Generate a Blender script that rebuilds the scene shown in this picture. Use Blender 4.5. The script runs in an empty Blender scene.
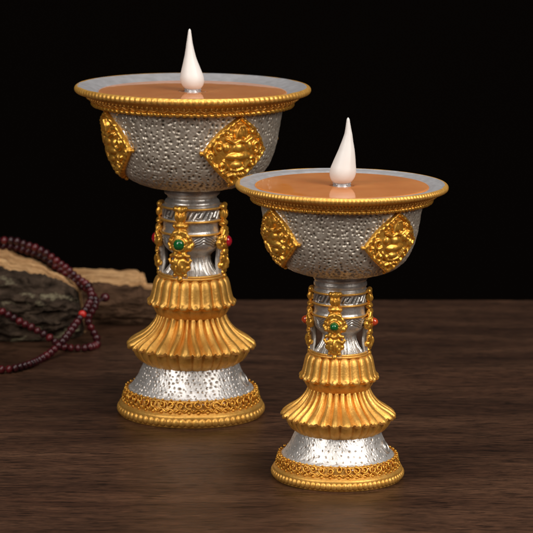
import bpy, math, random
import numpy as np
from mathutils import noise as mn, Vector
PI = math.pi
U = 0.01                       # meshes are written in centimetres, the scene is in metres
scene = bpy.context.scene
COL = scene.collection
random.seed(4)

# ---------------------------------------------------------------- survey of the photograph
PITCH = math.radians(10.3); FPX = 2700.0; CAMH = 28.03; DL = 117.65
def zc(y):                      # height (cm) on the big lamp's axis seen at picture row y
    return CAMH - DL*np.tan(PITCH + np.arctan((np.asarray(y, float)-266.5)/FPX))
def sc(y):                      # cm per pixel there
    return (DL*math.cos(PITCH) + (CAMH - zc(y))*math.sin(PITCH))/FPX
def PR(pts):                    # (half width, row) -> (radius, height) in cm
    a = np.array(pts, float)
    return np.stack([a[:, 0]*sc(a[:, 1]), zc(a[:, 1])], 1)
def at(px, py, d=None, z=None): # a point of the place (cm) at horizontal distance d or at height z
    X = (px-266.5); Y = -(py-266.5)
    r = -0.0105
    X, Y = X + r*Y, Y - r*X
    e = PITCH - math.atan(Y/FPX)
    if d is None: d = (CAMH - z)/math.tan(e)
    zz = CAMH - d*math.tan(e)
    dep = d*math.cos(PITCH) + (CAMH-zz)*math.sin(PITCH)
    return (X*dep/FPX, d-DL, zz)

# ---------------------------------------------------------------- materials
MATS = {}
def newmat(name):
    m = bpy.data.materials.new(name); m.use_nodes = True
    nt = m.node_tree; b = nt.nodes['Principled BSDF']
    MATS[name] = m
    return m, nt, b
def N(nt, typ, **kw):
    n = nt.nodes.new(typ)
    for k, v in kw.items():
        if k in n.inputs.keys(): n.inputs[k].default_value = v
        else: setattr(n, k, v)
    return n
def coords(nt, scale=(100, 100, 100)):
    tc = N(nt, 'ShaderNodeTexCoord'); mp = N(nt, 'ShaderNodeMapping')
    mp.inputs['Scale'].default_value = scale
    nt.links.new(tc.outputs['Object'], mp.inputs['Vector'])
    return mp.outputs['Vector']
def ramp(nt, fac, stops):
    r = N(nt, 'ShaderNodeValToRGB'); e = r.color_ramp.elements
    while len(e) < len(stops): e.new(0.5)
    for i, (p, c) in enumerate(stops):
        e[i].position = p; e[i].color = (c if len(c) == 4 else (*c, 1))
    nt.links.new(fac, r.inputs['Fac']); return r.outputs['Color']
def noise_tex(nt, vec, scale, detail=4, rough=0.55, dist=0.0):
    n = N(nt, 'ShaderNodeTexNoise', Scale=scale, Detail=detail, Roughness=rough, Distortion=dist)
    nt.links.new(vec, n.inputs['Vector']); return n.outputs['Fac']
def bump(nt, b, h, strength=0.3, dist=0.0002, prev=None):
    bn = N(nt, 'ShaderNodeBump', Strength=strength, Distance=dist)
    nt.links.new(h, bn.inputs['Height'])
    if prev is not None: nt.links.new(prev, bn.inputs['Normal'])
    nt.links.new(bn.outputs['Normal'], b.inputs['Normal']); return bn.outputs['Normal']
def mix(nt, fac, a, b_, typ='MIX'):
    m = N(nt, 'ShaderNodeMix', data_type='RGBA', blend_type=typ)
    for s, v in ((0, fac), (6, a), (7, b_)):
        if isinstance(v, (int, float)): m.inputs[s].default_value = v
        elif isinstance(v, tuple): m.inputs[s].default_value = (*v, 1)
        else: nt.links.new(v, m.inputs[s])
    return m.outputs[2]

def metal(name, col_a, col_b, metallic, r0, r1, bs=0.25, bscale=14, stain=None, attr=None, attr_col=None, spec=0.5):
    m, nt, b = newmat(name)
    v = coords(nt)
    n1 = noise_tex(nt, v, 2.2, 5, 0.6)
    c = ramp(nt, n1, [(0.35, col_a), (0.68, col_b)])
    if stain:
        n2 = noise_tex(nt, v, 5.5, 6, 0.7)
        f = ramp(nt, n2, [(0.52, (0, 0, 0)), (0.70, (1, 1, 1))])
        mm = N(nt, 'ShaderNodeMath', operation='MULTIPLY'); nt.links.new(f, mm.inputs[0]); mm.inputs[1].default_value = stain[1]
        c = mix(nt, mm.outputs[0], c, stain[0])
    if attr:
        a = N(nt, 'ShaderNodeAttribute', attribute_name=attr)
        c = mix(nt, a.outputs['Fac'], c, attr_col)
    nt.links.new(c, b.inputs['Base Color'])
    b.inputs['Metallic'].default_value = metallic
    b.inputs['Specular IOR Level'].default_value = spec
    n3 = noise_tex(nt, v, 9, 4, 0.6)
    rr = N(nt, 'ShaderNodeMapRange'); rr.inputs['To Min'].default_value = r0; rr.inputs['To Max'].default_value = r1
    rr.inputs['From Min'].default_value = 0.3; rr.inputs['From Max'].default_value = 0.7
    nt.links.new(n3, rr.inputs['Value']); nt.links.new(rr.outputs['Result'], b.inputs['Roughness'])
    n4 = noise_tex(nt, v, bscale, 4, 0.6)
    bump(nt, b, n4, bs, 0.0004)
    return m

gold = metal('gold_paint', (0.78, 0.400, 0.075), (0.88, 0.505, 0.125), 0.66, 0.37, 0.49, 0.30, 12, stain=((0.48, 0.19, 0.025), 0.5))
gold_relief = metal('gold_relief_paint', (0.80, 0.39, 0.055), (0.90, 0.51, 0.09), 0.76, 0.28, 0.42, 0.25, 14, stain=((0.38, 0.13, 0.015), 0.4))
silver = metal('silver_paint', (0.62, 0.59, 0.55), (0.82, 0.80, 0.77), 0.78, 0.26, 0.40, 0.3, 10, stain=((0.22, 0.19, 0.15), 0.5), attr='patina', attr_col=(0.05, 0.04, 0.03))
silver_dimple = metal('dimpled_silver_paint', (0.52, 0.465, 0.385), (0.68, 0.62, 0.53), 0.68, 0.38, 0.52, 0.22, 7,
                      stain=((0.26, 0.22, 0.165), 0.4), attr='patina', attr_col=(0.060, 0.045, 0.030))
silver_base = metal('bright_dimpled_silver_paint', (0.78, 0.765, 0.74), (0.90, 0.885, 0.87), 0.72, 0.38, 0.48, 0.3, 9,
                    stain=((0.45, 0.42, 0.36), 0.4), attr='patina', attr_col=(0.26, 0.145, 0.04))
silver_lip = metal('grey_silver_lip_paint', (0.36, 0.36, 0.37), (0.46, 0.46, 0.48), 0.35, 0.32, 0.45, 0.12, 8)

def make_wax():
    m, nt, b = newmat('orange_wax'); v = coords(nt)
    n1 = noise_tex(nt, v, 0.6, 3, 0.5)
    nt.links.new(ramp(nt, n1, [(0.3, (0.54, 0.180, 0.040)), (0.7, (0.63, 0.235, 0.062))]), b.inputs['Base Color'])
    b.inputs['Roughness'].default_value = 0.04; b.inputs['IOR'].default_value = 1.65
    b.inputs['Specular IOR Level'].default_value = 0.5
    b.inputs['Subsurface Weight'].default_value = 0.15
    b.inputs['Subsurface Radius'].default_value = (0.004, 0.0015, 0.0005)
    bump(nt, b, noise_tex(nt, v, 0.9, 2, 0.5), 0.05, 0.0010)
    return m
wax_mat = make_wax()
def make_flame():
    m, nt, b = newmat('milky_white_plastic')
    b.inputs['Base Color'].default_value = (0.73, 0.72, 0.70, 1)
    b.inputs['Roughness'].default_value = 0.48
    b.inputs['Subsurface Weight'].default_value = 0.0
    b.inputs['Subsurface Radius'].default_value = (0.003, 0.002, 0.0015)
    return m
flame_mat = make_flame()
def gem(name, col):
    m, nt, b = newmat(name); v = coords(nt)
    n1 = noise_tex(nt, v, 6, 4, 0.6)
    nt.links.new(ramp(nt, n1, [(0.3, tuple(c*0.6 for c in col)), (0.7, col)]), b.inputs['Base Color'])
    b.inputs['Roughness'].default_value = 0.14
    b.inputs['Coat Weight'].default_value = 0.5
    return m
green_gem = gem('green_stone', (0.008, 0.15, 0.035)); red_gem = gem('red_stone', (0.50, 0.012, 0.030)); coral_gem = gem('coral_stone', (0.66, 0.075, 0.022))

def make_wood():
    m, nt, b = newmat('dark_stained_wood')
    vg = coords(nt, (11, 85, 85))
    w = noise_tex(nt, coords(nt, (9, 28, 28)), 1.0, 3, 0.5)
    # warp the grain
    add = N(nt, 'ShaderNodeVectorMath', operation='MULTIPLY_ADD')
    cmb = N(nt, 'ShaderNodeCombineXYZ'); nt.links.new(w, cmb.inputs['Y'])
    nt.links.new(cmb.outputs['Vector'], add.inputs[0]); add.inputs[1].default_value = (0, 3.2, 0)
    nt.links.new(vg, add.inputs[2])
    broad = noise_tex(nt, add.outputs[0], 0.6, 5, 0.6)
    fine = noise_tex(nt, add.outputs[0], 4.0, 6, 0.7)
    pores = noise_tex(nt, coords(nt, (55, 480, 480)), 1.0, 5, 0.75)
    c1 = ramp(nt, broad, [(0.30, (0.032, 0.0140, 0.0078)), (0.5, (0.056, 0.0268, 0.0152)), (0.72, (0.086, 0.044, 0.0255))])
    c2 = ramp(nt, fine, [(0.34, (0.50, 0.48, 0.46)), (0.47, (0.9, 0.9, 0.9)), (0.64, (1.22, 1.2, 1.18))])
    c = mix(nt, 0.85, c1, c2, 'MULTIPLY')
    c3 = ramp(nt, pores, [(0.41, (0.22, 0.19, 0.17)), (0.45, (1, 1, 1))])
    c = mix(nt, 0.9, c, c3, 'MULTIPLY')
    hair = noise_tex(nt, coords(nt, (150, 1000, 1000)), 1.0, 3, 0.7)
    c = mix(nt, 0.8, c, ramp(nt, hair, [(0.36, (0.45, 0.45, 0.45)), (0.64, (1.6, 1.56, 1.5))]), 'MULTIPLY')
    patch = noise_tex(nt, coords(nt, (6, 20, 20)), 1.0, 2, 0.5)
    c4 = ramp(nt, patch, [(0.3, (0.72, 0.70, 0.68)), (0.7, (1.15, 1.12, 1.08))])
    c = mix(nt, 1.0, c, c4, 'MULTIPLY')
    nt.links.new(c, b.inputs['Base Color'])
    rr = N(nt, 'ShaderNodeMapRange'); rr.inputs['To Min'].default_value = 0.30; rr.inputs['To Max'].default_value = 0.52
    nt.links.new(fine, rr.inputs['Value']); nt.links.new(rr.outputs['Result'], b.inputs['Roughness'])
    b.inputs['Specular IOR Level'].default_value = 0.24
    p = bump(nt, b, pores, 0.35, 0.0003)
    bump(nt, b, fine, 0.25, 0.0006, p)
    return m
wood = make_wood()
def make_edgewood():
    m, nt, b = newmat('split_pale_wood'); v = coords(nt, (22, 260, 260))
    f = noise_tex(nt, v, 1.5, 5, 0.6)
    nt.links.new(ramp(nt, f, [(0.3, (0.26, 0.12, 0.045)), (0.5, (0.56, 0.33, 0.15)), (0.75, (0.70, 0.46, 0.24))]), b.inputs['Base Color'])
    lk = b.inputs['Base Color'].links[0].from_socket
    ck = noise_tex(nt, coords(nt, (30, 420, 420)), 1.0, 3, 0.6, 0.4)
    big_ = noise_tex(nt, coords(nt, (55, 90, 90)), 1.0, 3, 0.6)
    c_ = mix(nt, 0.75, lk, ramp(nt, ck, [(0.34, (0.25, 0.18, 0.12)), (0.44, (1, 1, 1))]), 'MULTIPLY')
    c_ = mix(nt, 0.8, c_, ramp(nt, big_, [(0.3, (0.5, 0.42, 0.34)), (0.55, (1, 1, 1)), (0.75, (1.15, 1.1, 1.0))]), 'MULTIPLY')
    nt.links.new(c_, b.inputs['Base Color'])
    b.inputs['Roughness'].default_value = 0.75; b.inputs['Specular IOR Level'].default_value = 0.15
    bump(nt, b, f, 0.6, 0.002)
    return m
pale_wood = make_edgewood()
def make_bark(name, dark, mid, lichen):
    m, nt, b = newmat(name); v = coords(nt, (45, 90, 110))
    f = noise_tex(nt, v, 2.0, 7, 0.65, 0.6)
    c = ramp(nt, f, [(0.32, dark), (0.52, mid), (0.72, tuple(x*1.8 for x in mid))])
    if lichen:
        l = noise_tex(nt, coords(nt, (70, 70, 130)), 0.9, 5, 0.6)
        lf = ramp(nt, l, [(0.57, (0, 0, 0)), (0.64, (1, 1, 1))])
        c = mix(nt, lf, c, lichen)
    nt.links.new(c, b.inputs['Base Color'])
    b.inputs['Roughness'].default_value = 0.9; b.inputs['Specular IOR Level'].default_value = 0.08
    bump(nt, b, f, 0.9, 0.004)
    return m
bark = make_bark('rough_dark_bark', (0.010, 0.0065, 0.004), (0.056, 0.038, 0.026), (0.22, 0.19, 0.12))
bark2 = make_bark('brown_weathered_bark', (0.020, 0.010, 0.005), (0.068, 0.037, 0.021), None)
def make_bead(name, bright):
    m, nt, b = newmat(name)
    oi = N(nt, 'ShaderNodeObjectInfo')
    f = noise_tex(nt, coords(nt), 3.0, 4, 0.6)
    ad = N(nt, 'ShaderNodeMath', operation='ADD'); nt.links.new(oi.outputs['Random'], ad.inputs[0]); nt.links.new(f, ad.inputs[1])
    hf = N(nt, 'ShaderNodeMath', operation='MULTIPLY'); nt.links.new(ad.outputs[0], hf.inputs[0]); hf.inputs[1].default_value = 0.5
    if bright: st = [(0.2, (0.42, 0.012, 0.012)), (0.8, (0.55, 0.03, 0.02))]
    else: st = [(0.2, (0.018, 0.004, 0.006)), (0.5, (0.050, 0.005, 0.008)), (0.8, (0.11, 0.008, 0.011))]
    nt.links.new(ramp(nt, hf.outputs[0], st), b.inputs['Base Color'])
    b.inputs['Roughness'].default_value = 0.28
    return m
bead_mat = make_bead('dark_red_bead_wood', False); bead_bright = make_bead('bright_red_bead_wood', True)
m, nt, b = newmat('black_backdrop_cloth'); b.inputs['Base Color'].default_value = (0.006, 0.004, 0.003, 1); b.inputs['Roughness'].default_value = 0.95; b.inputs['Specular IOR Level'].default_value = 0.05
black = m
m, nt, b = newmat('dark_red_cord'); b.inputs['Base Color'].default_value = (0.03, 0.006, 0.008, 1); b.inputs['Roughness'].default_value = 0.8
cord_mat = m

# ---------------------------------------------------------------- object helpers
def thing(name, label, cat, loc=(0, 0, 0), rot=(0, 0, 0), scale=1.0, group=None):
    o = bpy.data.objects.new(name, None); COL.objects.link(o)
    o.location = tuple(c*U for c in loc); o.rotation_euler = rot; o.scale = (scale,)*3
    o.empty_display_size = 0.01
    o['label'] = label; o['category'] = cat
    if group: o['group'] = group
    return o
def link(name, me, parent=None, label=None):
    o = bpy.data.objects.new(name, me); COL.objects.link(o)
    if parent is not None: o.parent = parent
    if label: o['label'] = label
    return o
def mesh_np(name, V, F, mat, smooth=True, attr=None):
    """V (n,3) in cm, F (m,4) or (m,3)"""
    me = bpy.data.meshes.new(name)
    V = np.asarray(V, np.float64)*U; F = np.asarray(F, np.int32)
    k = F.shape[1]
    me.vertices.add(len(V)); me.vertices.foreach_set('co', V.astype(np.float32).ravel())
    me.loops.add(F.size); me.loops.foreach_set('vertex_index', F.ravel())
    me.polygons.add(len(F)); me.polygons.foreach_set('loop_start', np.arange(0, F.size, k, dtype=np.int32))
    me.polygons.foreach_set('loop_total', np.full(len(F), k, np.int32))
    me.polygons.foreach_set('use_smooth', np.full(len(F), smooth))
    if attr is not None:
        a = me.attributes.new('patina', 'FLOAT', 'POINT'); a.data.foreach_set('value', np.asarray(attr, np.float32).ravel())
    me.materials.append(mat); me.update(calc_edges=True); me.validate()
    return me
class MB:
    """collects primitive pieces of ONE part"""
    def __init__(s): s.V = []; s.F = []; s.n = 0
    def add(s, V, F):
        s.V.append(np.asarray(V, float)); s.F.append(np.asarray(F, int)+s.n); s.n += len(V)
    def grid(s, P, wrapu=False, wrapv=False):
        a, b_ = P.shape[:2]
        I = np.arange(a*b_).reshape(a, b_)
        if wrapu: I = np.vstack([I, I[:1]])
        if wrapv: I = np.hstack([I, I[:, :1]])
        F = np.stack([I[:-1, :-1], I[1:, :-1], I[1:, 1:], I[:-1, 1:]], -1).reshape(-1, 4)
        s.add(P.reshape(-1, 3), F)
    def ball(s, c, r, frame=None, n=12, m=8):
        r = np.array(r if hasattr(r, '__len__') else (r, r, r), float)
        u = np.linspace(0, 2*PI, n, endpoint=False); v = np.linspace(0.02, PI-0.02, m)
        UU, VV = np.meshgrid(u, v, indexing='ij')
        P = np.stack([np.cos(UU)*np.sin(VV)*r[0], np.sin(UU)*np.sin(VV)*r[1], np.cos(VV)*r[2]], -1)
        if frame is not None: P = P @ np.array(frame)
        s.grid(P+np.array(c), wrapu=True)
    def tube(s, pts, r, n=8, closed=False):
        pts = np.array(pts, float); k = len(pts)
        rr = np.full(k, r) if not hasattr(r, '__len__') else np.array(r, float)
        if closed: T = np.roll(pts, -1, 0)-np.roll(pts, 1, 0)
        else: T = np.gradient(pts, axis=0)
        T /= np.linalg.norm(T, axis=1)[:, None]+1e-12
        up = np.array([0, 0, 1.0]) if abs(T[:, 2]).mean() < 0.8 else np.array([1.0, 0, 0])
        A = np.cross(T, up); A /= np.linalg.norm(A, axis=1)[:, None]+1e-12
        B = np.cross(T, A)
        u = np.linspace(0, 2*PI, n, endpoint=False)
        P = pts[:, None]+rr[:, None, None]*(np.cos(u)[None, :, None]*A[:, None]+np.sin(u)[None, :, None]*B[:, None])
        s.grid(P, wrapu=closed, wrapv=True)
        if not closed:
            for i in (0, k-1): s.ball(pts[i], rr[i], n=8, m=6)
    def build(s, name, mat, parent=None, label=None):
        return link(name, mesh_np(name, np.vstack(s.V), np.vstack(s.F), mat), parent, label)
def cyl(th, r, z):              # cylindrical, th=0 faces the camera (-y), positive to the right
    return np.stack([r*np.sin(th), -r*np.cos(th), z+0*th], -1)
def frame(th):                  # rows: tangent, outward, up
    return [[math.cos(th), math.sin(th), 0], [math.sin(th), -math.cos(th), 0], [0, 0, 1]]
def smooth_profile(P, m):
    P = np.array(P, float)
    d = np.r_[0, np.cumsum(np.linalg.norm(np.diff(P, axis=0), axis=1))]
    # Catmull-Rom
    out = []; ts = np.linspace(0, d[-1], m)
    idx = np.clip(np.searchsorted(d, ts, 'right')-1, 0, len(P)-2)
    for t, i in zip(ts, idx):
        p1, p2 = P[i], P[i+1]
        L = d[i+1]-d[i]; u = (t-d[i])/L if L > 0 else 0
        m1 = (P[i+1]-P[i-1])/(d[i+1]-d[i-1])*L if i > 0 else (p2-p1)
        m2 = (P[i+2]-P[i])/(d[i+2]-d[i])*L if i+2 < len(P) else (p2-p1)
        out.append((2*u**3-3*u**2+1)*p1+(u**3-2*u**2+u)*m1+(-2*u**3+3*u**2)*p2+(u**3-u**2)*m2)
    return np.array(out), ts
def revolve(P, nseg, m=None, disp=None, arc=(0, 2*PI)):
    """P profile (r,z), disp(TH,S,R,Z) -> (normal push, extra dz, dtheta) ; returns V grid"""
    if m: Q, s = smooth_profile(P, m)
    else:
        Q = np.array(P, float); s = np.r_[0, np.cumsum(np.linalg.norm(np.diff(Q, axis=0), axis=1))]
    th = np.linspace(arc[0], arc[1], nseg, endpoint=False)
    T = np.gradient(Q, axis=0); T /= np.linalg.norm(T, axis=1)[:, None]+1e-12
    Nn = np.stack([-T[:, 1], T[:, 0]], 1)
    if (Nn[:, 0]*Q[:, 0]).sum() < 0: Nn = -Nn
    TH, S = np.meshgrid(th, s, indexing='ij')
    R = np.broadcast_to(Q[:, 0], TH.shape).copy(); Z = np.broadcast_to(Q[:, 1], TH.shape).copy()
    if disp is not None:
        h, dz, dt = disp(TH, S, R, Z)
        R = R+h*Nn[None, :, 0]; Z = Z+h*Nn[None, :, 1]+dz; TH = TH+dt
    return cyl(TH, R, Z), Q, s
def rev(name, P, mat, parent, nseg=192, m=None, disp=None, attr=None, label=None):
    G, Q, s = revolve(P, nseg, m, disp)
    b_ = MB(); b_.grid(G, wrapu=True)
    me = mesh_np(name, b_.V[0], b_.F[0], mat, attr=(attr() if attr else None))
    return link(name, me, parent, label)
def ringpts(r, z, n=160):
    th = np.linspace(0, 2*PI, n, endpoint=False); return cyl(th, r, z)
def segdist(Ux, Vx, segs):
    d = np.full(Ux.shape, 1e9)
    for (x0, y0, x1, y1) in segs:
        dx, dy = x1-x0, y1-y0; L = dx*dx+dy*dy+1e-12
        t = np.clip(((Ux-x0)*dx+(Vx-y0)*dy)/L, 0, 1)
        d = np.minimum(d, np.hypot(Ux-x0-t*dx, Vx-y0-t*dy))
    return d
def poly2seg(p): return [(p[i][0], p[i][1], p[i+1][0], p[i+1][1]) for i in range(len(p)-1)]
def spiral(cx, cy, r, turns, a0, sgn=1, n=16):
    return [(cx+r*(1-k/n*0.8)*math.cos(a0+sgn*turns*2*PI*k/n), cy+r*(1-k/n*0.8)*math.sin(a0+sgn*turns*2*PI*k/n)) for k in range(n+1)]

# ---------------------------------------------------------------- dimpled silver surfaces
def dimpler(seed, du, dv, size, depth, rim, jitter=0.33, skip=0.08, und=0.007):
    rng = np.random.default_rng(seed)
    store = {}
    def disp(TH, S, R, Z):
        H = np.zeros(TH.shape); A = np.zeros(TH.shape)
        nth = TH.shape[0]; s = S[0]; r = R[0]
        k = 0; sv = s[0]+dv*0.7
        while sv < s[-1]-dv*0.4:
            rv = np.interp(sv, s, r); cnt = max(6, int(2*PI*rv/du))
            off = rng.random()
            for i in range(cnt):
                if rng.random() < skip: continue
                t0 = ((i+off+rng.normal(0, jitter))/cnt*2*PI) % (2*PI); s0 = sv+rng.normal(0, jitter)*dv
                sz = size*rng.uniform(0.7, 1.3); asp = rng.uniform(0.75, 1.25)
                dep = depth*rng.uniform(0.55, 1.25)
                j0 = np.searchsorted(s, s0-3*sz); j1 = np.searchsorted(s, s0+3*sz)
                if j1 <= j0: continue
                w = int(3*sz/rv/(2*PI)*nth)+2; c0 = int(t0/(2*PI)*nth)
                ii = (np.arange(c0-w, c0+w+1)) % nth
                dt = (TH[ii][:, :1]-t0+PI) % (2*PI)-PI
                x = dt*rv*asp; y = (s[None, j0:j1]-s0)/asp
                q = (x*x+y*y)/(sz*sz)
                sh = np.exp(-q*1.3)
                H[np.ix_(ii, np.arange(j0, j1))] += -dep*sh+rim*dep*np.exp(-(np.sqrt(q)-1.35)**2*4)
                A[np.ix_(ii, np.arange(j0, j1))] = np.maximum(A[np.ix_(ii, np.arange(j0, j1))], np.clip(sh*1.9-0.65, 0, 1)*rng.uniform(0.5, 1))
            sv += dv
        # slow hammering undulation
        H += 0.010*np.sin(TH*17+np.sin(S*5)*1.5)*np.sin(S*6.1+TH*3)
        H += und*(np.sin(TH*61+2.2*np.sin(S*7+TH*5))*np.sin(S*17+1.8*np.sin(TH*23))+0.6*np.sin(TH*107-S*13+2*np.sin(S*11)))
        store['A'] = A
        return H, 0, 0
    return disp, (lambda: store['A'])

# ---------------------------------------------------------------- relief ornaments
BOWL = PR([(90.2, 103.5), (89.4, 112), (88.0, 121), (86.3, 131), (84.6, 141), (82.2, 150), (79.2, 158), (75.2, 166), (69.8, 173), (61.5, 179.3), (50.5, 184), (40, 186.5), (26, 188)])
def medallion(parent, corners, seed, label=None, n=110):
    """corners: T,R,B,L as (theta degrees, row)"""
    rng = np.random.default_rng(seed)
    Cn = np.array([(math.radians(t), float(zc(y))) for t, y in corners])
    Q, _ = smooth_profile(BOWL, 300)
    oz = np.argsort(Q[:, 1]); qz = Q[oz, 1]; qr = Q[oz, 0]
    def surf(a, b_, h, grow=0.0):
        a2 = a+(0.075*np.sin(PI*b_)+grow)*(2*a-1)*1.0; b2 = b_+(0.075*np.sin(PI*a)+grow)*(2*b_-1)*1.0
        P = ((1-a2)*(1-b2))[..., None]*Cn[0]+(a2*(1-b2))[..., None]*Cn[1]+(a2*b2)[..., None]*Cn[2]+((1-a2)*b2)[..., None]*Cn[3]
        th, z = P[..., 0], P[..., 1]
        r = np.interp(z, qz, qr); e = 0.03
        drdz = (np.interp(z+e, qz, qr)-np.interp(z-e, qz, qr))/(2*e)
        nl = np.sqrt(1+drdz**2)
        return cyl(th, r+h/nl, z-h*drdz/nl)
    t = np.linspace(0, 1, n); A, B = np.meshgrid(t, t, indexing='ij')
    X = (A-B); Y = 1-A-B
    edge = np.minimum(np.minimum(A, 1-A), np.minimum(B, 1-B))
    H = np.full(A.shape, 0.060)
    def ridge(segs, w, amp):
        nonlocal H
        d = segdist(X, Y, segs)/w
        H = np.maximum(H, np.where(d < 1, 0.045+amp*np.sqrt(np.clip(1-d*d, 0, 1)), 0))
    def blob(x, y, rx, ry, amp):
        nonlocal H
        q = ((X-x)/rx)**2+((Y-y)/ry)**2
        H = np.maximum(H, 0.055+amp*np.sqrt(np.clip(1-q, 0, 1)))
    jit = lambda s=0.02: rng.normal(0, s)
    # domed field, then lobes, curls and beads of the cast relief
    H += 0.09*np.clip(1-(np.abs(X)+np.abs(Y)), 0, 1)
    base_h = H.copy()
    blob(jit(), 0.50, 0.17, 0.20, 0.24)
    for q in (-0.09, 0, 0.09): ridge(poly2seg([(q*0.4, 0.70), (q, 0.55), (q*1.3, 0.38)]), 0.035, 0.27)
    ridge(poly2seg([(-0.30, 0.34), (-0.14, 0.24), (0, 0.30), (0.14, 0.24), (0.30, 0.34)]), 0.05, 0.22)
    blob(jit(), 0.10, 0.17, 0.13, 0.22); blob(0.02, -0.10, 0.34+jit(), 0.11, 0.25); blob(0, -0.32, 0.20, 0.10, 0.21)
    for s in (-1, 1):
        blob(s*0.30+jit(), 0.14+jit(), 0.10, 0.12, 0.20)
        ridge(poly2seg(spiral(s*0.50+jit(), 0.13+jit(), 0.15, 1.0, rng.random()*6, s)), 0.050, 0.18)
        ridge(poly2seg(spiral(s*0.42+jit(), -0.30+jit(), 0.14, 1.0, rng.random()*6, -s)), 0.050, 0.18)
        ridge(poly2seg(spiral(s*0.31+jit(), 0.50+jit(), 0.11, 1.0, rng.random()*6, s)), 0.045, 0.17)
        ridge(poly2seg(spiral(s*0.70+jit(), -0.07+jit(), 0.09, 1.0, rng.random()*6, s)), 0.045, 0.15)
        ridge(poly2seg([(s*0.20, -0.46), (s*0.30, -0.52), (s*0.22, -0.62), (s*0.10, -0.58)]), 0.045, 0.17)
        blob(s*0.52, 0.33, 0.06, 0.06, 0.15); blob(s*0.16, -0.74, 0.07, 0.06, 0.14)
    ridge(poly2seg([(-0.36, -0.20), (-0.2, -0.42), (0, -0.47), (0.2, -0.42), (0.36, -0.20)]), 0.045, 0.18)
    blob(0, -0.62, 0.09, 0.09, 0.18)
    for k in range(16):
        x, y = rng.uniform(-.85, .85), rng.uniform(-.85, .85)
        if 0.45 < abs(x)+abs(y) < 0.84: blob(x, y, rng.uniform(.05, .075), rng.uniform(.05, .075), rng.uniform(.12, .18))
    # raised beaded frame
    q = (edge-0.045)/0.040
    rim = 0.055+0.155*np.sqrt(np.clip(1-q*q, 0, 1))
    per = np.where((A < 0.1) | (A > 0.9), B, A)
    rim = rim+(0.016*np.sin(per*2*PI*9)+0.02*np.sin(per*13+seed+X*3))*(rim > 0.056)
    H = np.maximum(H, rim)
    H = H+0.006*np.sin(X*27+Y*11+seed)*np.sin(Y*31-X*9)+0.003*np.sin(X*63+3*np.sin(Y*20))*np.sin(Y*57)
    H[edge < 1e-6] = -0.06
    b_ = MB(); b_.grid(surf(A, B, H, 0.0))
    for c in ((0, 0), (1, 0), (1, 1), (0, 1)):
        P = surf(np.array(float(c[0])), np.array(float(c[1])), np.array(0.06))
        b_.ball(P, 0.095, n=10, m=8)
    o = b_.build('medallion', gold_relief, parent, label)
    t2 = np.linspace(0, 1, 24); A2, B2 = np.meshgrid(t2, t2, indexing='ij')
    e2 = np.minimum(np.minimum(A2, 1-A2), np.minimum(B2, 1-B2))
    p = MB(); p.grid(surf(A2, B2, np.where(e2 < 1e-6, -0.05, 0.055), 0.018))
    pl = p.build('backing_plate', silver, o)
    return o

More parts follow.
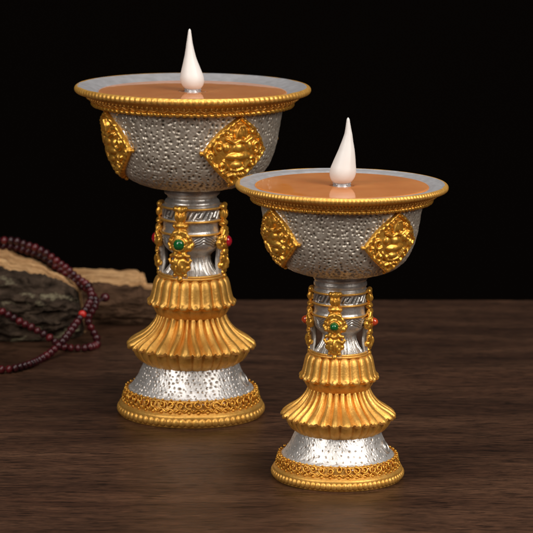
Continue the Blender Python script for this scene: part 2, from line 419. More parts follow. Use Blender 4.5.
_strap = None
def strap_mesh():
    """cast ornament hanging over the drum, centred on theta=0; blended by voxel remesh in cm"""
    global _strap
    if _strap: return _strap
    b_ = MB(); r0 = 32.0
    def P(x, row, h):          # x px sideways, row px on axis, h px proud
        s = float(sc(row)); z = float(zc(row)); th = x/(r0+1)
        return np.array([(r0+h)*s*math.sin(th), -(r0+h)*s*math.cos(th), z])
    def bl(x, row, rx, rz, ry, h=0.5):
        s = float(sc(row)); b_.ball(P(x, row, h), (rx*s, ry*s, rz*s), frame(x/(r0+1)), 16, 12)
    def tb(pts, w, h=1.0):
        b_.tube([P(x, r, h) for x, r in pts], w*float(sc(240)), n=8)
    # upper leaf
    bl(0, 206, 5.4, 4.2, 3.2); bl(-5.0, 205, 3.0, 3.0, 3.2); bl(5.0, 205, 3.0, 3.0, 3.2)
    bl(0, 213, 6.0, 7.0, 2.8); bl(0, 213, 2.2, 6.0, 4.6); bl(-4.2, 212.5, 2.0, 5.0, 3.9); bl(4.2, 212.5, 2.0, 5.0, 3.9)
    bl(0, 221.5, 6.2, 3.4, 4.2); bl(-5.8, 222, 2.8, 2.6, 3.6); bl(5.8, 222, 2.8, 2.6, 3.6)
    # neck and cartouche round the stone
    bl(0, 229, 8.2, 5.6, 3.2); tb([(-8.6, 233), (-5.5, 228.5), (0, 226.6), (5.5, 228.5), (8.6, 233)], 2.0, 3.0)
    bl(0, 228.5, 2.6, 2.6, 5.0)
    bl(0, 240, 11.0, 10.5, 3.0)
    for k in range(8):
        a = (k+0.5)/8*2*PI
        bl(10.3*math.cos(a), 240-9.8*math.sin(a), 3.3, 3.3, 3.8, 0.8)
    for s in (-1, 1):
        bl(s*12.0, 240.5, 2.6, 3.2, 3.2)
    tb([(6.9*math.cos(a), 240-6.9*math.sin(a)) for a in np.linspace(0, 2*PI, 20)], 1.7, 3.0)
    # scrolls
    for s in (-1, 1):
        tb([(s*x, y) for x, y in [(2.0, 251.5), (5.6, 250.2), (9.6, 251.8), (11.0, 255), (9.2, 258.2), (6.6, 257.2)]], 2.1, 2.6)
        bl(s*8.2, 263.0, 3.0, 3.4, 3.2); bl(s*4.6, 265.5, 3.0, 4.4, 3.4); bl(s*5.6, 270.5, 2.2, 2.2, 2.8)
        bl(s*4.6, 257.5, 2.2, 4.8, 4.0)
    bl(0, 260, 8.6, 10.0, 4.0); bl(0, 261, 2.6, 8.4, 6.2); bl(-3.2, 264, 1.6, 5.5, 5.2); bl(3.2, 264, 1.6, 5.5, 5.2); bl(0, 252, 4.0, 3.0, 4.8)
    bl(0, 268.5, 4.6, 4.2, 3.6); bl(0, 274.5, 3.2, 3.2, 3.6)
    V = np.vstack(b_.V); F = np.vstack(b_.F)
    me = mesh_np('tmp', V/U, F, gold_relief)
    o = bpy.data.objects.new('tmp', me); COL.objects.link(o)
    md = o.modifiers.new('r', 'REMESH'); md.mode = 'VOXEL'; md.voxel_size = 0.024; md.use_smooth_shade = True
    sm = o.modifiers.new('s', 'SMOOTH'); sm.factor = 0.5; sm.iterations = 4
    dg = bpy.context.evaluated_depsgraph_get(); dg.update()
    ev = bpy.data.meshes.new_from_object(o.evaluated_get(dg))
    bpy.data.objects.remove(o)
    co = np.zeros(len(ev.vertices)*3, np.float32); ev.vertices.foreach_get('co', co)
    c3_ = co.reshape(-1, 3)
    for i_ in range(len(c3_)):
        v_ = Vector(c3_[i_].tolist()); n_ = mn.noise(v_*5.5)*0.026+mn.noise(v_*12)*0.008
        rad_ = math.hypot(v_.x, v_.y); c3_[i_, 0] += v_.x/rad_*n_; c3_[i_, 1] += v_.y/rad_*n_; c3_[i_, 2] += 0.7*(mn.noise(v_*6+Vector((9, 9, 9))))*0.025
    ev.vertices.foreach_set('co', co*U); ev.polygons.foreach_set('use_smooth', [True]*len(ev.polygons)); ev.update()
    ev.name = 'strap'
    if not ev.materials: ev.materials.append(gold_relief)
    _strap = ev
    return ev

# ---------------------------------------------------------------- the butter lamp
def build_lamp(label, loc, scale, cfg):
    L = thing('butter_lamp', label, 'butter lamp', loc, (0, cfg.get('tilt', 0), 0), scale, 'gold and silver butter lamps on the dark table')
    px = float(sc(90))
    # --- bowl
    d, a = dimpler(cfg['seed'], 0.262, 0.198, 0.068, 0.058, 0.13, 0.22, 0.03, 0.0048)
    bowl = rev('bowl', BOWL, silver_dimple, L, 1300, 210, d, a)
    # --- rim: ribbed torus, cove, small beads, rope
    rc, zr, tr = 114.9*px, float(zc(89.6)), 3.55*px
    nb = cfg['rim_beads']; ph = np.linspace(0, 2*PI, 22, endpoint=False)
    th = np.linspace(0, 2*PI, nb*8, endpoint=False)
    TH, PH = np.meshgrid(th, ph, indexing='ij')
    mask = np.clip(0.75-np.cos(PH-math.radians(-35)+PI)*-1, 0, 1)  # filled below
    mask = np.clip(np.cos(PH-math.radians(-18))*2.2-0.35, 0, 1)
    rib = 0.5+0.5*np.cos(nb*TH+0.5*np.sin(PH))
    rng = np.random.default_rng(cfg['seed'])
    wob = 1+0.02*np.interp(TH, np.linspace(0, 2*PI, 60), rng.normal(0, 1, 60))
    rad = tr*wob*(1-0.24*mask*(1-rib**0.6))
    G = cyl(TH, rc+rad*np.cos(PH), zr+rad*np.sin(PH))
    g = MB(); g.grid(G, wrapu=True, wrapv=True)
    g.build('rim', gold, L)
    cove = PR([(112.5, 92.0), (108.5, 94.6), (105.2, 97.2), (102.8, 99.8), (100.6, 102.2), (97.5, 104.8), (91, 105.5)])
    rev('cove', cove, gold, L, 240, 40)
    g = MB(); nb2 = int(nb*1.0)
    for i in range(nb2):
        t = 2*PI*i/nb2; g.ball(cyl(np.array(t), 105.6*px, float(zc(97.4))), (0.062, 0.055, 0.06), frame(t), 8, 6)
    ns = int(nb*0.5)
    for i in range(ns):
        ts = np.linspace(0, 1, 7)
        pts = [cyl(np.array(2*PI*(i+u)/ns), (103.6-1.1*math.sin(PI*u))*px, float(zc(99.2+1.9*math.sin(PI*u)))) for u in ts]
        g.tube(pts, 0.022, n=6)
        g.ball(cyl(np.array(2*PI*(i+0.5)/ns), 103.4*px, float(zc(99.2))), 0.045, None, 8, 6)
    g.build('bead_garland', gold, L)
    # twisted rope under the cove
    g = MB(); nr = int(nb*0.75); thr = np.linspace(0, 2*PI, nr*8, endpoint=False); phr = np.linspace(0, 2*PI, 12, endpoint=False)
    TT, PP = np.meshgrid(thr, phr, indexing='ij')
    rr = 1.95*px*(1+0.26*np.cos(nr*TT+PP*1.0)+0.05*np.sin(nr*0.31*TT))
    g.grid(cyl(TT, 99.6*px+rr*np.cos(PP), float(zc(104.0))+rr*np.sin(PP)), wrapu=True, wrapv=True)
    g.build('rope_border', gold_relief, L)
    # --- grey lip and wax
    zw = zr+cfg['wax_dz']; rw = cfg['wax_r']
    rev('lip', [(rc+0.02, zr+tr*0.98), (rc-0.07, zr+tr*0.93), (rc-0.16, zr+tr*0.72), (rw+0.30, zw+0.045), (rw+0.12, zw-0.02), (rw-0.02, zw-0.07), (rw-0.12, zw-0.10)], silver_lip, L, 200, 40)
    def wd(TH, S, R, Z): return 0.006*np.sin(TH*5+1)*np.sin(S*2.1), 0, 0
    rev('wax', [(rw-0.005, zw-0.12), (rw, zw-0.035), (rw-0.035, zw-0.006), (rw-0.11, zw), (rw*0.6, zw+0.004), (0.9, zw), (0.62, zw-0.006), (0.5, zw-0.03), (0.42, zw-0.035), (0.0, zw-0.035)][::-1], wax_mat, L, 200, 70)
    # --- flame bulb and its collar (same real size on both lamps)
    k = 1.0/scale
    fl = [(0.0, 0.0), (6.6, 0.0), (8.6, 1.4), (10.7, 4.4), (11.8, 8.4), (11.6, 12.5), (10.0, 18), (7.6, 25), (5.5, 32), (3.9, 40), (2.7, 48), (1.75, 55), (1.1, 58.7), (0.0, 60)]
    fl = np.array(fl); fl[:, 0] *= 1+cfg['flame_fat']*np.exp(-((fl[:, 1]-34)/13)**2)
    Q, _ = smooth_profile(fl*0.0441*k, 70)
    hh = Q[:, 1]/(60*0.0441*k); off = np.interp(hh, [0, .25, .5, .75, 1], np.array(cfg['bend']))*k
    tf = np.linspace(0, 2*PI, 48, endpoint=False)
    TH, I = np.meshgrid(tf, np.arange(70), indexing='ij')
    ridge = 1+0.035*np.exp(-((TH-0.5)/0.12)**2)*np.clip(hh[I]*3, 0, 1)
    G = cyl(TH, Q[I, 0]*ridge, Q[I, 1]+zw+0.075*k); G[..., 0] += off[I]
    g = MB(); g.grid(G, wrapu=True); g.build('flame', flame_mat, L)
    g = MB(); G, _, _ = revolve(np.array([(0.0, 0.075), (0.26, 0.085), (0.32, 0.08), (0.345, 0.06), (0.33, 0.03), (0.36, 0.0), (0.37, -0.05)])*k+np.array([0, zw]), 48)
    g.grid(G, wrapu=True)
    for i in range(5): t = i/5*2*PI+0.6; g.ball(cyl(np.array(t), 0.34*k, zw+0.05*k), 0.05*k, None, 8, 6)
    g.build('flame_collar', silver_lip, L)
    # --- medallions
    c0 = cfg['medallions']
    for i, (tc_, lab) in enumerate(c0):
        w = 25
        cs = cfg['corners'][i] if i < 2 else [(tc_, 106.5), (tc_+w, 142.5), (tc_, 176), (tc_-w, 142.5)]
        medallion(L, cs, cfg['seed']*10+i, lab)
    # --- neck
    rev('neck', PR(cfg['neck']+[(30.2, 205.2), (30.4, 206.6)]), silver, L, 160, 90, None)
    # --- drum with meander band, groove, wave-engraved pot, waist, pedestal
    drum = PR([(30.2, 206), (30.0, 209), (30.0, 216), (30.0, 218.5), (28.8, 221.5), (28.6, 225), (28.8, 229), (30.2, 231.5), (30.2, 236), (29.4, 241), (27.2, 246), (23.8, 250), (20.6, 252.6), (19.0, 254.6), (19.2, 258), (20.8, 262.5), (23.6, 267), (27.6, 271.5), (31.5, 275.5)])
    zA, zB = float(zc(208)), float(zc(217)); z3, z4 = float(zc(234)), float(zc(247)); z5, z6 = float(zc(255)), float(zc(272))
    pxs = float(sc(230))
    mk = [(0.04, .12, .30, .88), (.30, .88, .62, .88), (.62, .88, .44, .34), (.36, .12, .70, .12), (.70, .12, .96, .88)]
    def dd(TH, S, R, Z):
        nn = 11; u = (TH*nn/(2*PI)) % 1
        v = np.clip((Z-zB)/(zA-zB), -1, 2)
        H = np.zeros(TH.shape)
        dm = np.minimum(segdist(u, v, mk), segdist(u+1, v, mk))
        eng = np.exp(-(dm/0.085)**2)*((v > -0.02) & (v < 1.04)); H -= 0.055*eng; A_ = eng.copy()
        # scalloped waves on the pot
        u2 = (TH*7/(2*PI)) % 1; v2 = (Z-z4)/(z3-z4)
        for kk in range(4):
            dw = np.abs(v2-(0.98-0.20*kk-(0.26-0.03*kk)*np.cos(2*PI*u2)-0.04*np.cos(6*PI*u2)))
            e_ = np.exp(-(dw/0.055)**2)*((v2 > -0.15) & (v2 < 1.02)); H -= 0.035*e_; A_ = np.maximum(A_, 0.7*e_)
        # strokes on the pedestal
        v3 = (Z-z6)/(z5-z6); m3 = (v3 > -0.1) & (v3 < 1.0)
        u3 = (TH*14/(2*PI)) % 1
        H -= m3*0.035*np.exp(-((np.abs(u3-0.5)-0.38*np.sqrt(np.clip(v3*1.0, 0, 1)))/0.07)**2)
        H -= m3*0.022*np.exp(-((np.abs(u3-0.5)-0.15)/0.05)**2)*(v3 < 0.7)
        dst['A'] = np.clip(A_, 0, 1)*0.85
        return H, 0, 0
    dst = {}
    rev('drum', drum, silver, L, 700, 220, dd, lambda: dst['A'])
    for row, r_ in ((206, 31.0), (218.5, 31.2), (231.5, 31.2)):
        g = MB(); g.tube(ringpts(r_*pxs, float(zc(row))), 1.15*pxs, 10, True); g.build('drum_ring', gold, L)
    g = MB(); g.tube(ringpts(31.8*pxs, float(zc(272.8))), 1.35*pxs, 10, True); g.tube(ringpts(32.6*pxs, float(zc(275.0))), 1.4*pxs, 10, True); g.build('drum_ring', gold, L)
    # --- straps with stones
    me = strap_mesh()
    for i, (deg, col) in enumerate(cfg['straps']):
        t = math.radians(deg)
        so = link('strap', me, L); so.rotation_euler = (0, 0, t)
        # silver bar behind the lower half of the strap
        bm = MB(); rows = np.linspace(234, 275, 12); tt = np.linspace(-0.24, 0.24, 5)
        rr_in = np.interp(rows, [234, 245, 262, 275], [28.4, 27.6, 26.2, 28.0]); rr_out = 33.0
        loop = []
        for row, ri in zip(rows, rr_in):
            s_ = float(sc(row)); z_ = float(zc(row))
            loop.append([cyl(np.array(a_), rr_out*s_, z_) for a_ in tt]+[cyl(np.array(a_), ri*s_, z_) for a_ in tt[::-1]])
        bm.grid(np.array(loop), wrapv=True)
        bm.build('bracket', silver, so)
        gm = MB(); s_ = float(sc(240)); gr = cfg['gem_r']
        gm.ball((0, -(32.0+4.6)*s_, float(zc(240))), (gr*s_, 4.6*s_*cfg['gem_h'], gr*s_*1.03), None, 28, 18)
        mt = {'g': green_gem, 'r': red_gem, 'o': coral_gem}[col]
        gm.build('gemstone', mt, so, 'round green stone' if col == 'g' else 'round red stone')
        bz = MB(); tt2 = np.linspace(0, 2*PI, 40, endpoint=False)
        bz.tube(np.stack([(gr+0.6)*s_*np.cos(tt2), np.full(40, -(32.0+4.4)*s_), float(zc(240))+(gr+0.6)*s_*np.sin(tt2)], 1), 0.95*s_, 8, True)
        bz.build('bezel', gold_relief, so)
    # --- upper lotus
    up = PR([(30.5, 274.0), (32.8, 274.8), (35.2, 277.6), (37.3, 282.6), (38.5, 288), (39.6, 293), (41.0, 297.8), (42.7, 300.6), (42.8, 302.2), (41.0, 303.2), (39.2, 304.8), (38.2, 307.4), (36.8, 310.2), (35.2, 312.8), (34.0, 314.5)])
    n1 = cfg['petals'][0]; rg = np.random.default_rng(cfg['seed']+5)
    amp1 = rg.normal(1, 0.12, n1+1); sh1 = rg.normal(0, 0.05, n1+1)
    _, s_up = smooth_profile(up, 110); S_UP = float(s_up[np.argmax(smooth_profile(up, 110)[0][:, 0])]/s_up[-1])
    def du(TH, S, R, Z):
        f = TH*n1/(2*PI)+0.07*np.sin(TH*3+1); k_ = np.floor(f).astype(int) % n1; u = f-np.floor(f)-0.5+sh1[k_]*0.3
        s = S/S.max()
        st = S_UP
        topside = np.clip(s/0.05, 0, 1)*np.clip((st+0.03-s)/0.05, 0, 1)
        pil = np.sqrt(np.clip(1-(2*u)**2-np.clip((0.20-s)/0.16, 0, 1)**2, 0, 1))
        crease = np.exp(-((np.abs(u)-0.5)/0.07)**2)
        H = topside*(0.135*(pil-0.72)*amp1[k_]*(1.0-0.2*s)-0.045*crease*(1-0.5*s/st))
        tip = np.exp(-((s-st)/0.050)**2)
        H += tip*(0.10*(0.5+0.5*np.cos(2*PI*u))-0.045+0.015*np.exp(-(u/0.06)**2))
        dz = -tip*0.085*(np.cos(2*PI*u)*0.5+0.5)+tip*0.03+tip*0.020*np.cos(6*PI*u)*(1+0.5*amp1[k_])-tip*0.02*np.exp(-((np.abs(u)-0.5)/0.05)**2)
        und = np.clip((s-st-0.03)/0.06, 0, 1)
        H += und*0.07*(np.abs(np.cos(PI*u))**0.6-0.75)*np.clip((1.05-s)/0.3, 0, 1)
        return H, dz, 0
    rev('upper_lotus', up, gold, L, n1*36, 110, du)
    # --- lower lotus skirt
    lo = PR([(33.0, 311.5), (33.9, 314), (35.6, 318.5), (38.2, 323), (42.8, 328.4), (48.6, 333.1), (54.8, 336.9), (59.4, 339.8), (62.4, 342.2), (62.8, 343.8), (61.0, 345.0), (59.2, 346.6), (58.0, 349.6), (56.2, 353.4), (53.0, 357.4), (49.2, 360.4), (46.3, 362.5)])
    n2 = cfg['petals'][1]; amp2 = rg.normal(1, 0.15, n2+1); wv = rg.normal(0, 1, n2+1); ln = rg.normal(0, 1, n2+1)
    _, s_lo = smooth_profile(lo, 150); S_LO = float(s_lo[np.argmax(smooth_profile(lo, 150)[0][:, 0])]/s_lo[-1])
    def dl(TH, S, R, Z):
        s = S/S.max(); st = S_LO
        f0 = TH*n2/(2*PI)+0.14*np.sin(TH*5+cfg['seed'])+0.10*np.sin(TH*8+1)
        kw = np.interp(f0 % n2, np.arange(n2+1), np.r_[wv[:n2], wv[0]])
        f = f0+0.22*np.sin(PI*np.clip(s/st, 0, 1)*1.3+0.4)*kw*0.8
        k_ = np.floor(f).astype(int) % n2; u = f-np.floor(f)-0.5
        up_ = np.clip(s/0.05, 0, 1)*np.clip((st+0.02-s)/0.035, 0, 1)
        g_ = np.clip(s/st, 0, 1)
        ridge_ = (1-np.abs(2*u)**2.4)**0.8-0.72
        crease = np.exp(-((np.abs(u)-0.5)/0.09)**2)
        soft = 0.5+0.5*np.cos(2*PI*u)
        gro = np.exp(-((np.abs(u)-0.5)/(0.10+0.08*g_))**2)
        H = up_*(0.10*(soft-0.6)*amp2[k_]*(0.5+0.5*g_)+0.05*(ridge_)-0.085*gro*(1.0-0.35*g_))
        H += up_*0.024*np.exp(-((u-0.20-0.05*ln[k_])/0.07)**2)*np.sin(PI*g_)
        tip = np.exp(-((s-st)/0.050)**2)
        H += tip*(0.09*(soft-0.5)+0.012*ln[k_])
        dz = -tip*0.115*(soft**0.8-0.4)-tip*0.035*np.exp(-((np.abs(u)-0.0)/0.07)**2)-0.02*tip*np.exp(-((np.abs(u)-0.33)/0.06)**2)
        und = np.clip((s-st-0.02)/0.05, 0, 1)*np.clip((1.03-s)/0.15, 0, 1)
        H += und*(0.08*(np.cos(PI*u)**0.8-0.7)-0.03*np.exp(-((np.abs(u)-0.5)/0.08)**2))
        return H, dz, 0
    rev('lower_lotus', lo, gold, L, n2*30, 150, dl)
    # --- silver base cone
    bs = PR([(46.5, 360.5), (48.3, 365), (50.4, 370), (53.0, 375.4), (56.2, 380.6), (60.0, 385.6), (63.5, 388.6), (65.0, 391)])
    d, a = dimpler(cfg['seed']+9, cfg['base_dimple'][0], cfg['base_dimple'][1], cfg['base_dimple'][2], cfg['base_dimple'][3], 0.12, 0.15, 0.05, 0.002)
    rev('base_cone', bs, silver_base, L, 1100, 120, d, a)
    # --- gold foot
    ft = PR([(62.5, 387.5), (64.2, 388.6), (65.2, 391.5), (66.0, 395), (67.0, 397.9), (68.6, 399.4), (70.6, 400.9), (71.6, 402.0)])
    ft = np.vstack([ft, [[71.8*0.0448, 0.36], [71.6*0.0448, 0.12], [70.6*0.0448, 0.0], [60*0.0448, 0.0]]])
    rev('foot', ft, gold, L, 240, 70)
    nbd = cfg['foot_beads']; g = MB(); ph = np.linspace(0, 2*PI, 18, endpoint=False); th = np.linspace(0, 2*PI, nbd*12, endpoint=False)
    TH, PH = np.meshgrid(th, ph, indexing='ij'); pb = float(sc(407))
    rib = np.abs(np.cos(nbd*TH/2)); rad = 4.0*pb*(0.66+0.34*rib**0.6)
    g.grid(cyl(TH, 70.0*pb+rad*np.cos(PH), 0.245+rad*1.18*np.sin(PH)), wrapu=True, wrapv=True)
    g.build('foot_beading', gold, L)
    # --- filigree crown round the foot
    g = MB(); nf = cfg['filigree']; pf = float(sc(393))
    Zr = lambda r: float(zc(r))
    rgf = np.random.default_rng(cfg['seed']+2)
    for i in range(nf):
        t = 2*PI*i/nf; dt = 2*PI/nf
        r1 = 66.4*pf
        j = rgf.normal(0, 0.3)
        rk = rgf.uniform(0.30, 0.46); a0_ = rgf.uniform(0, 6.28); zj = rgf.normal(0, 0.6); sg = 1 if i % 2 else -1
        g.tube([cyl(np.array(t+dt*rk*(1-0.35*q_)*math.cos(a0_+sg*a_)), (66.0+0.9*(1-math.sin(a0_+sg*a_)))*pf, Zr(391.6+zj)+0.15*(1-0.35*q_)*math.sin(a0_+sg*a_)) for q_, a_ in zip(np.linspace(0, 1, 12), np.linspace(0, 5.6, 12))], [0.048-0.018*q_ for q_ in np.linspace(0, 1, 12)], 6)
        g.ball(cyl(np.array(t+rgf.normal(0, 0.012)), 66.9*pf, Zr(391.8+rgf.normal(0, 0.7))), rgf.uniform(0.04, 0.075), None, 8, 6)
        g.ball(cyl(np.array(t+dt/2), 66.0*pf, Zr(388.0+j*1.2)), rgf.uniform(0.045, 0.07), None, 8, 6)
        g.ball(cyl(np.array(t), 65.2*pf, Zr(387.0-j*0.4)), 0.055, None, 8, 6)
        g.tube([cyl(np.array(t+dt*u_), (67.6-0.3*math.cos(2*PI*u_))*pf, Zr(396.6-1.3*math.cos(2*PI*u_))) for u_ in np.linspace(-.5, .5, 7)], 0.040, 6)
        g.ball(cyl(np.array(t), 68.4*pf, Zr(398.4)), (0.085, 0.07, 0.06), frame(t), 8, 6)
        g.ball(cyl(np.array(t+dt/2), 68.0*pf, Zr(396.2)), 0.058, None, 8, 6)
    g.build('filigree_band', gold_relief, L)
    # --- little push switch let into the cone
    g = MB(); t = math.radians(cfg['switch']); F_ = np.array(frame(t))
    c = cyl(np.array(t), 54.3*float(sc(376)), float(zc(376.5))); nrm = F_[1]*0.86+np.array([0, 0, 0.5]); nrm /= np.linalg.norm(nrm); upv = np.cross(F_[0], nrm)
    aa = np.linspace(0, 2*PI, 28, endpoint=False)
    g.tube([c+nrm*0.03+F_[0]*0.26*math.cos(x)+upv*0.30*math.sin(x) for x in aa], 0.065, 8, True)
    g.ball(c, (0.2, 0.12, 0.22), np.array([F_[0], nrm, upv]), 16, 10)
    g.build('switch', silver, L)
    return L

big = dict(seed=11, flame_fat=0.06, neck=[(26, 186.0), (27.4, 187.5), (27.9, 190), (27.7, 193.4), (25.8, 195.0), (24.6, 196.8), (25.0, 198.6), (26.8, 200.3), (27.6, 202), (27.6, 204.2)], corners=([(32.5, 106), (56, 142), (34, 176), (7.5, 142.5)], [(-67.5, 106.5), (-41.5, 143), (-72, 175.5), (-95, 142)]), rim_beads=126, wax_dz=-0.085, wax_r=4.14, bend=(0.01, -.05, -.115, -.15, -.15),
           medallions=[(30, 'raised gold diamond medallion on the right of the bowl'), (-67, 'raised gold diamond medallion wrapping the left edge of the bowl'), (130, None), (-158, None)],
           straps=[(-19, 'g'), (77, 'r'), (-101, 'r'), (165, 'g')], gem_r=5.6, gem_h=1.0, petals=(21, 31), base_dimple=(0.24, 0.178, 0.050, 0.036),
           foot_beads=68, filigree=46, switch=76)
small = dict(seed=23, flame_fat=0.26, neck=[(28, 186.5), (29.6, 188), (29.9, 190.5), (29.9, 192.6), (28.9, 193.4), (28.8, 195.5), (29.5, 196.4), (29.6, 199.5), (28.7, 200.6), (28.6, 202.6), (29.4, 203.4), (29.4, 204.6)], corners=([(41, 106.5), (64.5, 141), (43, 175.5), (14.5, 144.5)], [(-58, 107), (-34, 144), (-64, 175), (-86, 142)]), rim_beads=166, wax_dz=0.045, wax_r=4.25, bend=(-.01, .05, .16, .225, .205),
             medallions=[(40, 'raised gold diamond medallion on the right of the bowl'), (-60, 'raised gold diamond medallion on the left of the bowl'), (132, None), (-150, None)],
             straps=[(-11, 'g'), (82, 'o'), (-97, 'o'), (172, 'g')], gem_r=4.7, gem_h=1.35, petals=(20, 30), base_dimple=(0.34, 0.26, 0.056, 0.024),
             foot_beads=76, filigree=44, switch=72)
build_lamp('taller gold and silver butter lamp standing behind the shorter one, white flame leaning left', (-3.31, 0, 0), 1.0, big)
build_lamp('shorter gold and silver butter lamp standing in front on the right, white flame leaning right', (2.98, 117.65-106.75-21.8+0.0 if False else -(117.65-106.78), 0), 0.822, small)

# ---------------------------------------------------------------- table and backdrop
g = MB()
def slab(x0, x1, y0, y1, z0, z1):
    V = [(x, y, z) for z in (z0, z1) for (x, y) in ((x0, y0), (x1, y0), (x1, y1), (x0, y1))]
    F = [(3, 2, 1, 0), (4, 5, 6, 7), (0, 1, 5, 4), (1, 2, 6, 5), (2, 3, 7, 6), (3, 0, 4, 7)]
    return V, F
V, F = slab(-110, 110, -75, 0, -3, 0)
me = mesh_np('tabletop', V, F, wood, smooth=False)
tb = link('tabletop', me); tb.location = (0, 26.6*U, 0); tb.rotation_euler = (0, 0, math.radians(3.0)); tb['kind'] = 'structure'
bv = tb.modifiers.new('b', 'BEVEL'); bv.width = 0.002; bv.segments = 3
V, F = slab(-400, 400, 150, 152, -200, 300)
bd = link('backdrop', mesh_np('backdrop', V, F, black, smooth=False)); bd['kind'] = 'structure'

# ---------------------------------------------------------------- driftwood
def log(name, label, stations, seed, bark_m, amp, nb=60, npale=26, ns=170, face_label=None):
    """stations: (x, y_front, y_ridge, y_back, z_edge, z_ridge) along the log, cm"""
    st = np.array(stations, float)
    t = np.linspace(0, 1, ns); xs = np.interp(t, np.linspace(0, 1, len(st)), st[:, 0])
    def f(k): return np.interp(xs, st[:, 0], st[:, k])
    yf, yr, yb, ze, zr_ = f(1), f(2), f(3), f(4), f(5)
    root = thing(name, label, 'driftwood', (st[:, 0].mean(), st[:, 1].mean(), 0))
    o0 = np.array([st[:, 0].mean(), st[:, 1].mean(), 0])
    sd = Vector((seed*7.3, seed*3.1, 0))
    def nz(x, y, z, k): return mn.fractal(Vector((x, y, z))*k+sd, 1.0, 2.1, 4)
    rows_b = []; rows_p = []
    for i in range(ns):
        x = xs[i]; rb = []; rp = []
        endtap = min(1.0, (min(i, ns-1-i)/8.0)**0.5 if min(i, ns-1-i) < 8 else 1.0)
        edge_j = 0.20*nz(x*0.8, 0, 5, 1.0)+0.10*nz(x*2.6, 1, 5, 1.0)+0.05*nz(x*7, 1, 5, 1.0)
        cy = (yf[i]+yb[i])/2
        for j in range(nb):
            v = j/(nb-1)
            # front bark: from under the front up to the edge
            y = yf[i]+(-0.35*math.sin(PI*v)+0.55*v**2)
            z = (ze[i]+edge_j)*v
            wv = math.sin(PI*min(v*1.15, 1))**0.5
            n_ = nz(x*0.55, y*1.0, z*1.7, 1.0); rdg = 1-abs(nz(x*0.4+3, y, z*2.6, 1.2))*2.2
            chunk = nz(x*1.6+5, y, z*3.0, 1.0)
            y += -(amp*(0.9*n_+0.45*rdg+0.35*chunk))*wv*0.9
            z += amp*0.35*nz(x*1.2+9, y, z*2, 1.0)*wv
            rb.append((x+0.1*n_, cy+(y-cy)*endtap, max(z*endtap, 0.0)))
        e = rb[-1]
        for j in range(npale):
            v = j/(npale-1)
            if v < 0.5:
                q = v/0.5; y = e[1]+(yr[i]-e[1])*q; z = e[2]+((zr_[i]+0.12*nz(x*0.5, 4, 9, 1.0))*endtap-e[2])*q
            else:
                q = (v-0.5)/0.5; y = yr[i]+(yb[i]-yr[i])*q; z = (zr_[i]+0.12*nz(x*0.5, 4, 9, 1.0))*endtap*(1-q**1.6)
            w = math.sin(PI*v)
            if j > 0:
                z += 0.09*w*nz(x*1.1, y*1.2, 12, 1.0)*endtap+0.12*w*nz(x*0.3, y*2.5, 2, 1.0)*endtap+0.07*w*nz(x*0.35, y*6, 7, 1.0)
                y = cy+(y-cy)*endtap if v >= 0.5 else y
            rp.append((x, y, max(z, 0.0)))
        rp[0] = e
        rows_b.append(rb); rows_p.append(rp)
    b1 = MB(); G = np.array(rows_b)-o0; b1.grid(G)
    for G_, R_ in ((G, 0), (G, -1)):
        pass
    b2 = MB(); G2 = np.array(rows_p)-o0; b2.grid(G2)
    # end caps (rough break)
    for r_ in (0, -1):
        ring = np.vstack([G[r_], G2[r_]]); c = ring.mean(0)
        P = np.array([ring, ring*0.5+c*0.5+np.random.default_rng(3).normal(0, 0.05, ring.shape), np.repeat(c[None], len(ring), 0)])
        b2.grid(P, wrapv=True)
    b1.build('bark', bark_m, root)
    b2.build('split_face', pale_wood, root)
    return root
def X(px, py, d): return at(px, py, d=d)[0]
def Zt(px, py, d): return at(px, py, d=d)[2]
def station(px, row_edge, row_ridge, d_front, d_ridge, d_back):
    return (X(px, row_edge, d_front+1), d_front-DL, d_ridge-DL, d_back-DL, Zt(px, row_edge, d_front+0.6), Zt(px, row_ridge, d_ridge))
log('driftwood_log', 'dark bark log with pale split top and lichen, under the red prayer beads',
    [station(-160, 258, 240, 132.6, 137, 139.5), station(-60, 262, 243, 132.4, 137, 139.5), station(0, 264, 249, 132.4, 137, 139.6), station(12, 268.5, 255, 132.4, 136.8, 139.6), station(28, 271.5, 257, 132.5, 136.6, 139.4),
     station(40, 273.5, 264.5, 132.6, 136.2, 139), station(52, 277, 272, 132.8, 135.8, 138.4), station(64, 281, 277, 133.0, 135.4, 137.4), station(76, 288, 284, 133.4, 135.2, 136.6), station(84, 298, 294, 134, 135.2, 136)],
    3, bark, 0.42)
log('driftwood_log', 'brown weathered log with flat pale split top, lying behind the taller lamp',
    [station(40, 284, 272, 137.2, 141.5, 143.6), station(66, 283, 271, 137.0, 141.5, 143.6), station(90, 282.5, 270.6, 136.8, 141.5, 143.6), station(112, 283.0, 270.6, 136.8, 141.5, 143.6), station(134, 284, 271.2, 136.8, 141.4, 143.4),
     station(141.5, 285, 276, 136.8, 140.6, 142.6), station(146, 287, 285.5, 136.9, 138.2, 142.0), station(165, 288, 287, 137, 138.2, 141.5), station(190, 292, 291, 137.2, 138.4, 141), station(214, 300, 299, 137.6, 138.6, 140.4), station(226, 310, 309, 138.2, 139, 140)],
    8, bark2, 0.20)

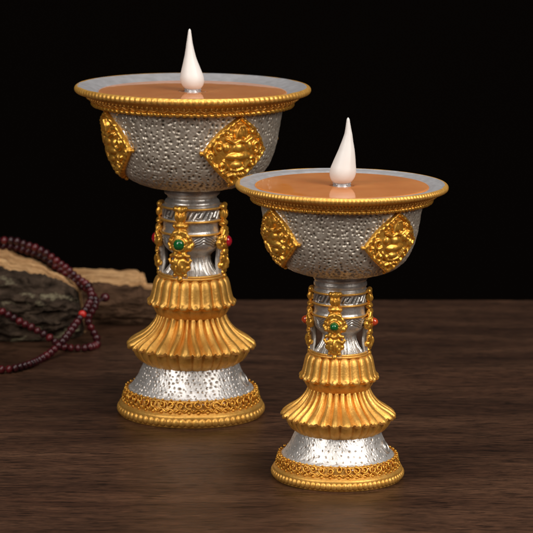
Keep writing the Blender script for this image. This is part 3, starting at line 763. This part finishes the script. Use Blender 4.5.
# ---------------------------------------------------------------- prayer beads
BR = 0.203
root = thing('prayer_beads', 'string of dark red wooden prayer beads draped over the bark log onto the table', 'prayer beads', at(60, 345, z=0))
ro = np.array(at(60, 345, z=0))
def T(px, py): return at(px, py, z=BR)
A1 = [at(-15, 240, d=136.8), at(0, 240.5, d=136.6), at(15, 241, d=136.4), at(27, 245, d=136.2), at(36, 248, d=136), at(43, 251.5, d=135.8), at(51, 256.5, d=135.6), at(58, 262, d=135.4), at(66, 268, d=135), at(73, 274, d=134.6), at(81, 280, d=134.2), at(88, 286, d=133.6), at(91.5, 294, d=133), at(90, 302, d=132.4), at(86, 309, d=131.8), at(80.5, 317, d=131.2), at(75, 325, d=130.6), at(69, 333, d=130.0), at(63.5, 340.5, d=129.4),
      at(57.5, 346.5, d=129.0), at(52, 351.5, d=128.6), at(46, 356, d=128.15), at(38, 360.8, d=127.5), T(29, 364.3), T(20, 367), T(11, 369), T(2, 369.5), T(-10, 369)]
B1 = [at(-10, 306, d=131.8), at(4, 312.5, d=131.6), at(13, 317.5, d=131.4), at(21.5, 322.5, d=131.2), at(30, 326.5, d=131.0), at(37, 330.5, d=131), at(43.5, 334, d=131), at(50, 338, d=131), at(57, 343, d=131.1), T(63, 346.5), T(70, 347.8), T(77, 348), T(83.5, 348), T(90, 347), at(97, 344.3, d=131.4), at(96.5, 338, d=131.6), at(93, 331.5, d=131.9), at(89.5, 325, d=132.1), at(88, 318, d=132.4), at(91.5, 312, d=132.7), at(95, 305, d=133.2), at(94, 297, d=133.9), at(88.5, 290.5, d=134.3), at(81, 285.5, d=134.9), at(73, 279.5, d=135.3), at(65, 273.5, d=135.6), at(57, 267.5, d=135.9), at(49, 261.5, d=136.1), at(42, 257, d=136.3), at(33, 253.5, d=136.5), at(23, 250, d=136.8), at(12, 247.5, d=137), at(0, 247, d=137.1), at(-12, 247, d=137.2)]
def resample(P, step):
    Q, _ = smooth_profile3(P, 600)
    d = np.r_[0, np.cumsum(np.linalg.norm(np.diff(Q, axis=0), axis=1))]
    s = np.arange(0, d[-1], step)
    return np.stack([np.interp(s, d, Q[:, k]) for k in range(3)], 1), Q
def smooth_profile3(P, m): return smooth_profile(np.array(P), m)
bm = MB()
n_, m_ = 20, 14
u = np.linspace(0, 2*PI, n_, endpoint=False); v = np.linspace(0.12, PI-0.12, m_)
UU, VV = np.meshgrid(u, v, indexing='ij')
bm.grid(np.stack([np.cos(UU)*np.sin(VV)*BR, np.sin(UU)*np.sin(VV)*BR, np.cos(VV)*BR*0.86], -1), wrapu=True)
bead_me = mesh_np('bead', bm.V[0], bm.F[0], bead_mat)
bead_me2 = mesh_np('bead', bm.V[0], bm.F[0], bead_bright)
cords = MB(); COLL = []; cnt = 0; isb_done = False
rb_ = random.Random(5)
for P in (A1, B1):
    S, Q = resample(P, BR*2*0.86)
    cords.tube(Q[::6]-ro, 0.05, 6)
    for i in range(len(S)):
        p = S[i]; tdir = Vector(S[min(i+1, len(S)-1)]-S[max(i-1, 0)]).normalized()
        isb = (P is A1 and abs(p[0]-at(80.5, 317, d=131.2)[0]) < 0.13 and abs(p[2]-at(80.5, 317, d=131.2)[2]) < 0.185 and not isb_done)
        o = link('bead', bead_me2 if isb else bead_me, root, 'brighter red bead' if isb else None)
        isb_done = isb_done or isb
        if cnt >= 96:
            COLL.append((p.copy(), tdir.copy())); bpy.data.objects.remove(o); continue
        o.location = tuple((p-ro)*U); q = tdir.to_track_quat('Z', 'Y'); o.rotation_euler = q.to_euler()
        k = rb_.uniform(0.93, 1.04); o.scale = (k, k, k)
        cnt += 1
cords.build('cord', cord_mat, root)
gb = at(105, 297.5, d=134.6)
g = MB(); g.ball((0, 0, 0), (0.25, 0.25, 0.23), None, 20, 14); go = g.build('guru_bead', bead_mat, root); go.location = tuple((np.array(gb)-ro)*U)
cg = MB(); cg.tube([np.array(at(95, 305, d=133.2))-ro, np.array(at(100, 300.5, d=133.9))-ro, np.array(gb)-ro], 0.07, 6); cg.build('tassel_cord', cord_mat, root)
if COLL:
    cb = MB()
    for p, td in COLL:
        M3 = np.array(td.to_track_quat('Z', 'Y').to_matrix()); k = rb_.uniform(0.93, 1.04)
        P3 = np.stack([np.cos(UU)*np.sin(VV)*BR, np.sin(UU)*np.sin(VV)*BR, np.cos(VV)*BR*0.86], -1)*k
        cb.grid(P3 @ M3.T+(p-ro), wrapu=True)
    ob = cb.build('far_beads', bead_mat, root); ob['kind'] = 'stuff'
print('beads', cnt, len(COLL))

# ---------------------------------------------------------------- light
world = bpy.data.worlds.new('World'); scene.world = world; world.use_nodes = True
world.node_tree.nodes['Background'].inputs[0].default_value = (0.9, 0.95, 1.0, 1)
world.node_tree.nodes['Background'].inputs[1].default_value = 0.012
def area(name, loc, target, w, h, power, col):
    l = bpy.data.lights.new(name, 'AREA'); l.shape = 'RECTANGLE'; l.size = w; l.size_y = h; l.energy = power; l.color = col
    o = bpy.data.objects.new(name, l); COL.objects.link(o); o.location = loc
    d_ = Vector(target)-Vector(loc); o.rotation_euler = d_.to_track_quat('-Z', 'Y').to_euler()
    return o
T0 = (0, 0, 0.07)
area('softbox_right', (0.60, -0.60, 0.66), T0, 0.42, 0.60, 8.0, (1.0, 0.93, 0.86))
area('softbox_left', (-0.55, -0.62, 0.56), T0, 0.30, 0.55, 4.2, (1.0, 0.93, 0.86))
area('softbox_top', (0.05, -0.10, 0.85), (0, -0.03, 0.1), 0.50, 0.35, 3.0, (1.0, 0.97, 0.96))
area('softbox_front', (0.0, -0.85, 1.15), T0, 0.9, 0.5, 2.8, (1.0, 0.95, 0.89))
area('softbox_back', (0.15, 1.20, 0.46), (0, 0, 0.1), 1.5, 0.42, 0.11, (1.0, 0.93, 0.86))

# ---------------------------------------------------------------- camera
cam = bpy.data.cameras.new('camera'); co = bpy.data.objects.new('camera', cam); COL.objects.link(co)
cam.sensor_width = 36; cam.lens = 36*FPX/533.0; cam.clip_end = 50; cam.clip_start = 0.05
co.location = (0, -DL*U, CAMH*U)
from mathutils import Matrix
R = Matrix.Rotation(PI/2-PITCH, 4, 'X') @ Matrix.Rotation(0.0105, 4, 'Z')
co.rotation_euler = R.to_euler()
cam.dof.use_dof = True; cam.dof.focus_distance = 1.11; cam.dof.aperture_fstop = 33
scene.camera = co
scene.render.engine = 'CYCLES'
scene.render.resolution_x = 1024; scene.render.resolution_y = 1024
scene.view_settings.view_transform = 'Standard'; scene.view_settings.look = 'None'; scene.view_settings.exposure = 0
